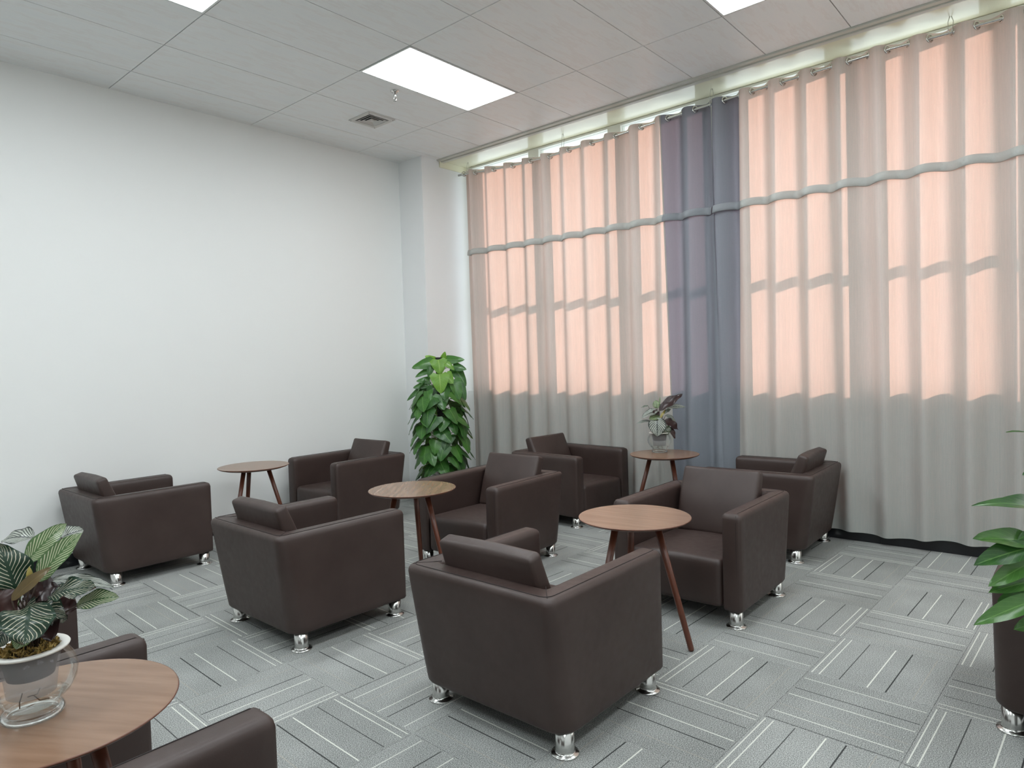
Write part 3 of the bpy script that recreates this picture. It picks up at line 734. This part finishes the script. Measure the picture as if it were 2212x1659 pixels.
# ------------------------------------------------------------------ tall heart-leaved plant on a pole
tp = empty('tall_plant', (.400, -.270, 0)); tag(tp, 'tall bushy heart-leaved green climbing plant on a black pole in the corner', 'plant')
po = empty('plant_pot', (.400, -.270, 0)); tag(po, 'blue and white patterned porcelain pot under the tall plant', 'pot')
bm = bmesh.new(); lathe(bm, [(.085, 0), (.105, .01), (.125, .06), (.135, .13), (.135, .20), (.120, .245), (.128, .262), (.132, .268), (.128, .272), (.118, .268), (.112, .22)], 48, cap1=False); obj('body', bm, M_porc, po, True)
bm = bmesh.new(); lathe(bm, [(.10, .12), (.112, .245), (.001, .25)], 24); obj('soil', bm, M_soil, tp, True)
bm = bmesh.new(); box(bm, -.026, .026, -.026, .026, .23, 1.535, bev=.004); obj('pole', bm, M_black, tp)
rnd = random.Random(11)
V = Vector((-.70, -.70, 0)).normalized(); RT = Vector((.65, -.756, 0))
stem = bmesh.new()
def heart(c, tipdir, w, L, kind, nrm, arch=-.04, cup=-.16):
    c = Vector(c); leaf(tp, c, c+tipdir.normalized()*L, w, kind, side=nrm, arch=.10, cup=cup, lobe=.13, wave=.02, nl=10, nw=8)
    a = Vector((0, 0, c.z-.03-.10*rnd.random()))
    tube(stem, [a, (a+c)/2+Vector((0, 0, .03)), c+nrm.normalized()*-.002], .0028, 5)
# crown leaves placed to match the silhouette (screen-right = RT, up = Z, towards us = V)
def pt(r_, f_, z_): return RT*r_+V*f_+Vector((0, 0, z_))
top = [(-.07, .03, 1.49, -1.0, -.28, .8, .14, .22, 'pothos'), (.0, .10, 1.51, .10, -.95, .9, .17, .16, 'pothos_young'), (-.05, -.03, 1.50, -.5, .30, .8, .09, .11, 'pothos_young'),
       (.08, .00, 1.505, 1.0, -.02, .8, .11, .20, 'pothos'), (.15, .02, 1.44, 1.0, -.30, .8, .11, .15, 'pothos'), (.045, -.02, 1.51, .25, .8, .8, .07, .09, 'pothos_young'),
       (.085, .10, 1.47, .6, -.55, .9, .07, .11, 'pothos_young'), (.01, .20, 1.36, .05, -1, .95, .19, .20, 'pothos_young'), (.07, .15, 1.36, .6, -.8, .9, .13, .13, 'pothos_young'),
       (.14, .12, 1.29, .35, -1, .9, .17, .22, 'pothos'), (.02, .22, 1.15, .03, -1, .95, .16, .16, 'pothos'), (-.10, .03, 1.41, -1, -.50, .8, .08, .17, 'pothos'),
       (-.10, .04, 1.30, -1, -.05, .8, .09, .14, 'pothos'), (-.13, .05, 1.26, -1, -.25, .8, .09, .15, 'pothos'), (-.16, .03, 1.24, -1, -.8, .8, .08, .24, 'pothos'), (.17, .0, 1.41, .6, -1, .8, .14, .22, 'pothos'),
       (.20, .04, 1.28, .35, -1, .8, .12, .22, 'pothos'), (-.17, .05, 1.03, -.8, -.7, .8, .13, .19, 'pothos'), (-.08, .08, 1.44, -.25, -1, .8, .08, .12, 'pothos'), (-.06, .12, 1.22, -.6, -.9, .9, .12, .16, 'pothos')]
for r_, f_, z_, tx, tz, tv, w, L, kd in top:
    heart(pt(r_, f_, z_), RT*tx+Vector((0, 0, tz))+V*.15, w, L, kd, V*max(tv, .75)+Vector((0, 0, .35))+RT*.25*tx)
N = 112
for k in range(N):
    z = 1.27-.99*(k/N)+rnd.uniform(-.05, .05); a = k*2.399963
    rad = .17+.085*min(1, (1.35-z)/.35)+rnd.uniform(-.03, .03)
    if z < .5: rad = .23+rnd.uniform(-.04, .02)
    out = Vector((math.cos(a), math.sin(a), 0)); c = out*rad*.95+Vector((0, 0, z))
    wx, wy = .400+c.x, -.270+c.y
    if wy+.12*max(0, out.y) > YW-.03 and wx < XP: continue
    if (wx+.05 > XP-.02 and wy+.05 > YP-.02): continue
    if wx+.15*max(0, out.x) > 1.0: continue
    if wx < .0 and wy > -.55 and z < .75: c = out*.13+Vector((0, 0, z))
    tang = Vector((-out.y, out.x, 0))*rnd.uniform(-.8, .8)
    td = out*rnd.uniform(.2, .75)+tang+Vector((0, 0, -1))
    L = rnd.uniform(.12, .215); w = L*rnd.uniform(.78, .95)
    heart(c, td, w, L, 'pothos' if rnd.random() > .10 else 'pothos_young', out+Vector((0, 0, rnd.uniform(.15, .5)))+tang*.6)
obj('stems', stem, M_stemg, tp, True)

# ------------------------------------------------------------------ long-leaved plant at the right edge
bp = empty('floor_plant', (-1.76, -5.56, 0)); tag(bp, 'glossy long-leaved green plant reaching in from the right edge', 'plant')
bq = empty('plant_pot', (-1.76, -5.56, 0)); tag(bq, 'tall grey pot under the plant just outside the right edge', 'pot')
bm = bmesh.new(); lathe(bm, [(.10, 0), (.13, .2), (.15, .42), (.155, .43), (.145, .43), (.13, .38)], 36, cap1=False); obj('body', bm, mat('grey_pot', (.25, .25, .25), .4), bq, True)
bm = bmesh.new(); lathe(bm, [(.10, .25), (.128, .37), (.001, .375)], 20); obj('soil', bm, M_soil, bp, True)
bm = bmesh.new()
for x, y, h in ((0, 0, 1.0), (.04, .03, .85), (-.03, .04, .75)): tube(bm, [(x, y, .3), (x*1.3, y*1.3, h)], .012, 8, .008)
obj('canes', bm, M_stemg, bp, True)
PR = [((-0.014, 0.166, 0.913), (-0.266, 0.307, 0.975), 0.022, .30), ((0.059, 0.159, 0.929), (-0.164, 0.266, 0.965), 0.028, .2), ((-0.004, 0.15, 0.825), (-0.267, 0.303, 0.875), 0.040, .05),
    ((-0.081, 0.163, 0.826), (-0.269, 0.302, 0.791), 0.041, .12), ((-0.01, 0.156, 0.789), (-0.089, 0.246, 0.778), 0.017, .1), ((-0.088, 0.168, 0.78), (-0.266, 0.265, 0.73), 0.032, .12),
    ((-0.068, 0.142, 0.722), (-0.244, 0.268, 0.704), 0.029, .12), ((-0.049, 0.148, 0.673), (-0.179, 0.252, 0.66), 0.032, .05), ((-0.103, 0.135, 0.677), (-0.337, 0.296, 0.625), 0.034, .16),
    ((-0.069, 0.137, 0.591), (-0.197, 0.208, 0.587), 0.028, .1), ((-0.007, 0.155, 0.865), (-0.116, 0.204, 0.851), 0.017, .1), ((-0.003, 0.161, 1.061), (-0.034, 0.196, 1.046), 0.012, .1)]
off = Vector((.04, .04, 0))
st = bmesh.new()
for base, tip, w, ar in PR:
    B, T = Vector(base)+off, Vector(tip)+off
    leaf(bp, B-(T-B)*.12, T, w*1.8, 'cane', side=Vector((-.55, -.45, .75)), arch=ar*.8, cup=.3, wave=.05, nl=14, nw=6, peak=.5)
    tube(st, [(0, 0, B.z-.12), (B*.5)+Vector((0, 0, B.z*.5-.03)), B-(T-B)*.1], .006, 6, .003)
for k in range(14):          # the rest of the plant, outside the frame
    a = R(-170+22*k); z = .62+.045*k; o1 = Vector((math.cos(a), math.sin(a), 0))
    if o1.y > .25 and o1.x < .3: continue
    leaf(bp, o1*.05+Vector((0, 0, z)), o1*.30+Vector((0, 0, z+.06)), .065, 'cane', arch=.2, cup=.3, wave=.05)
obj('stems', st, M_stemg, bp, True)
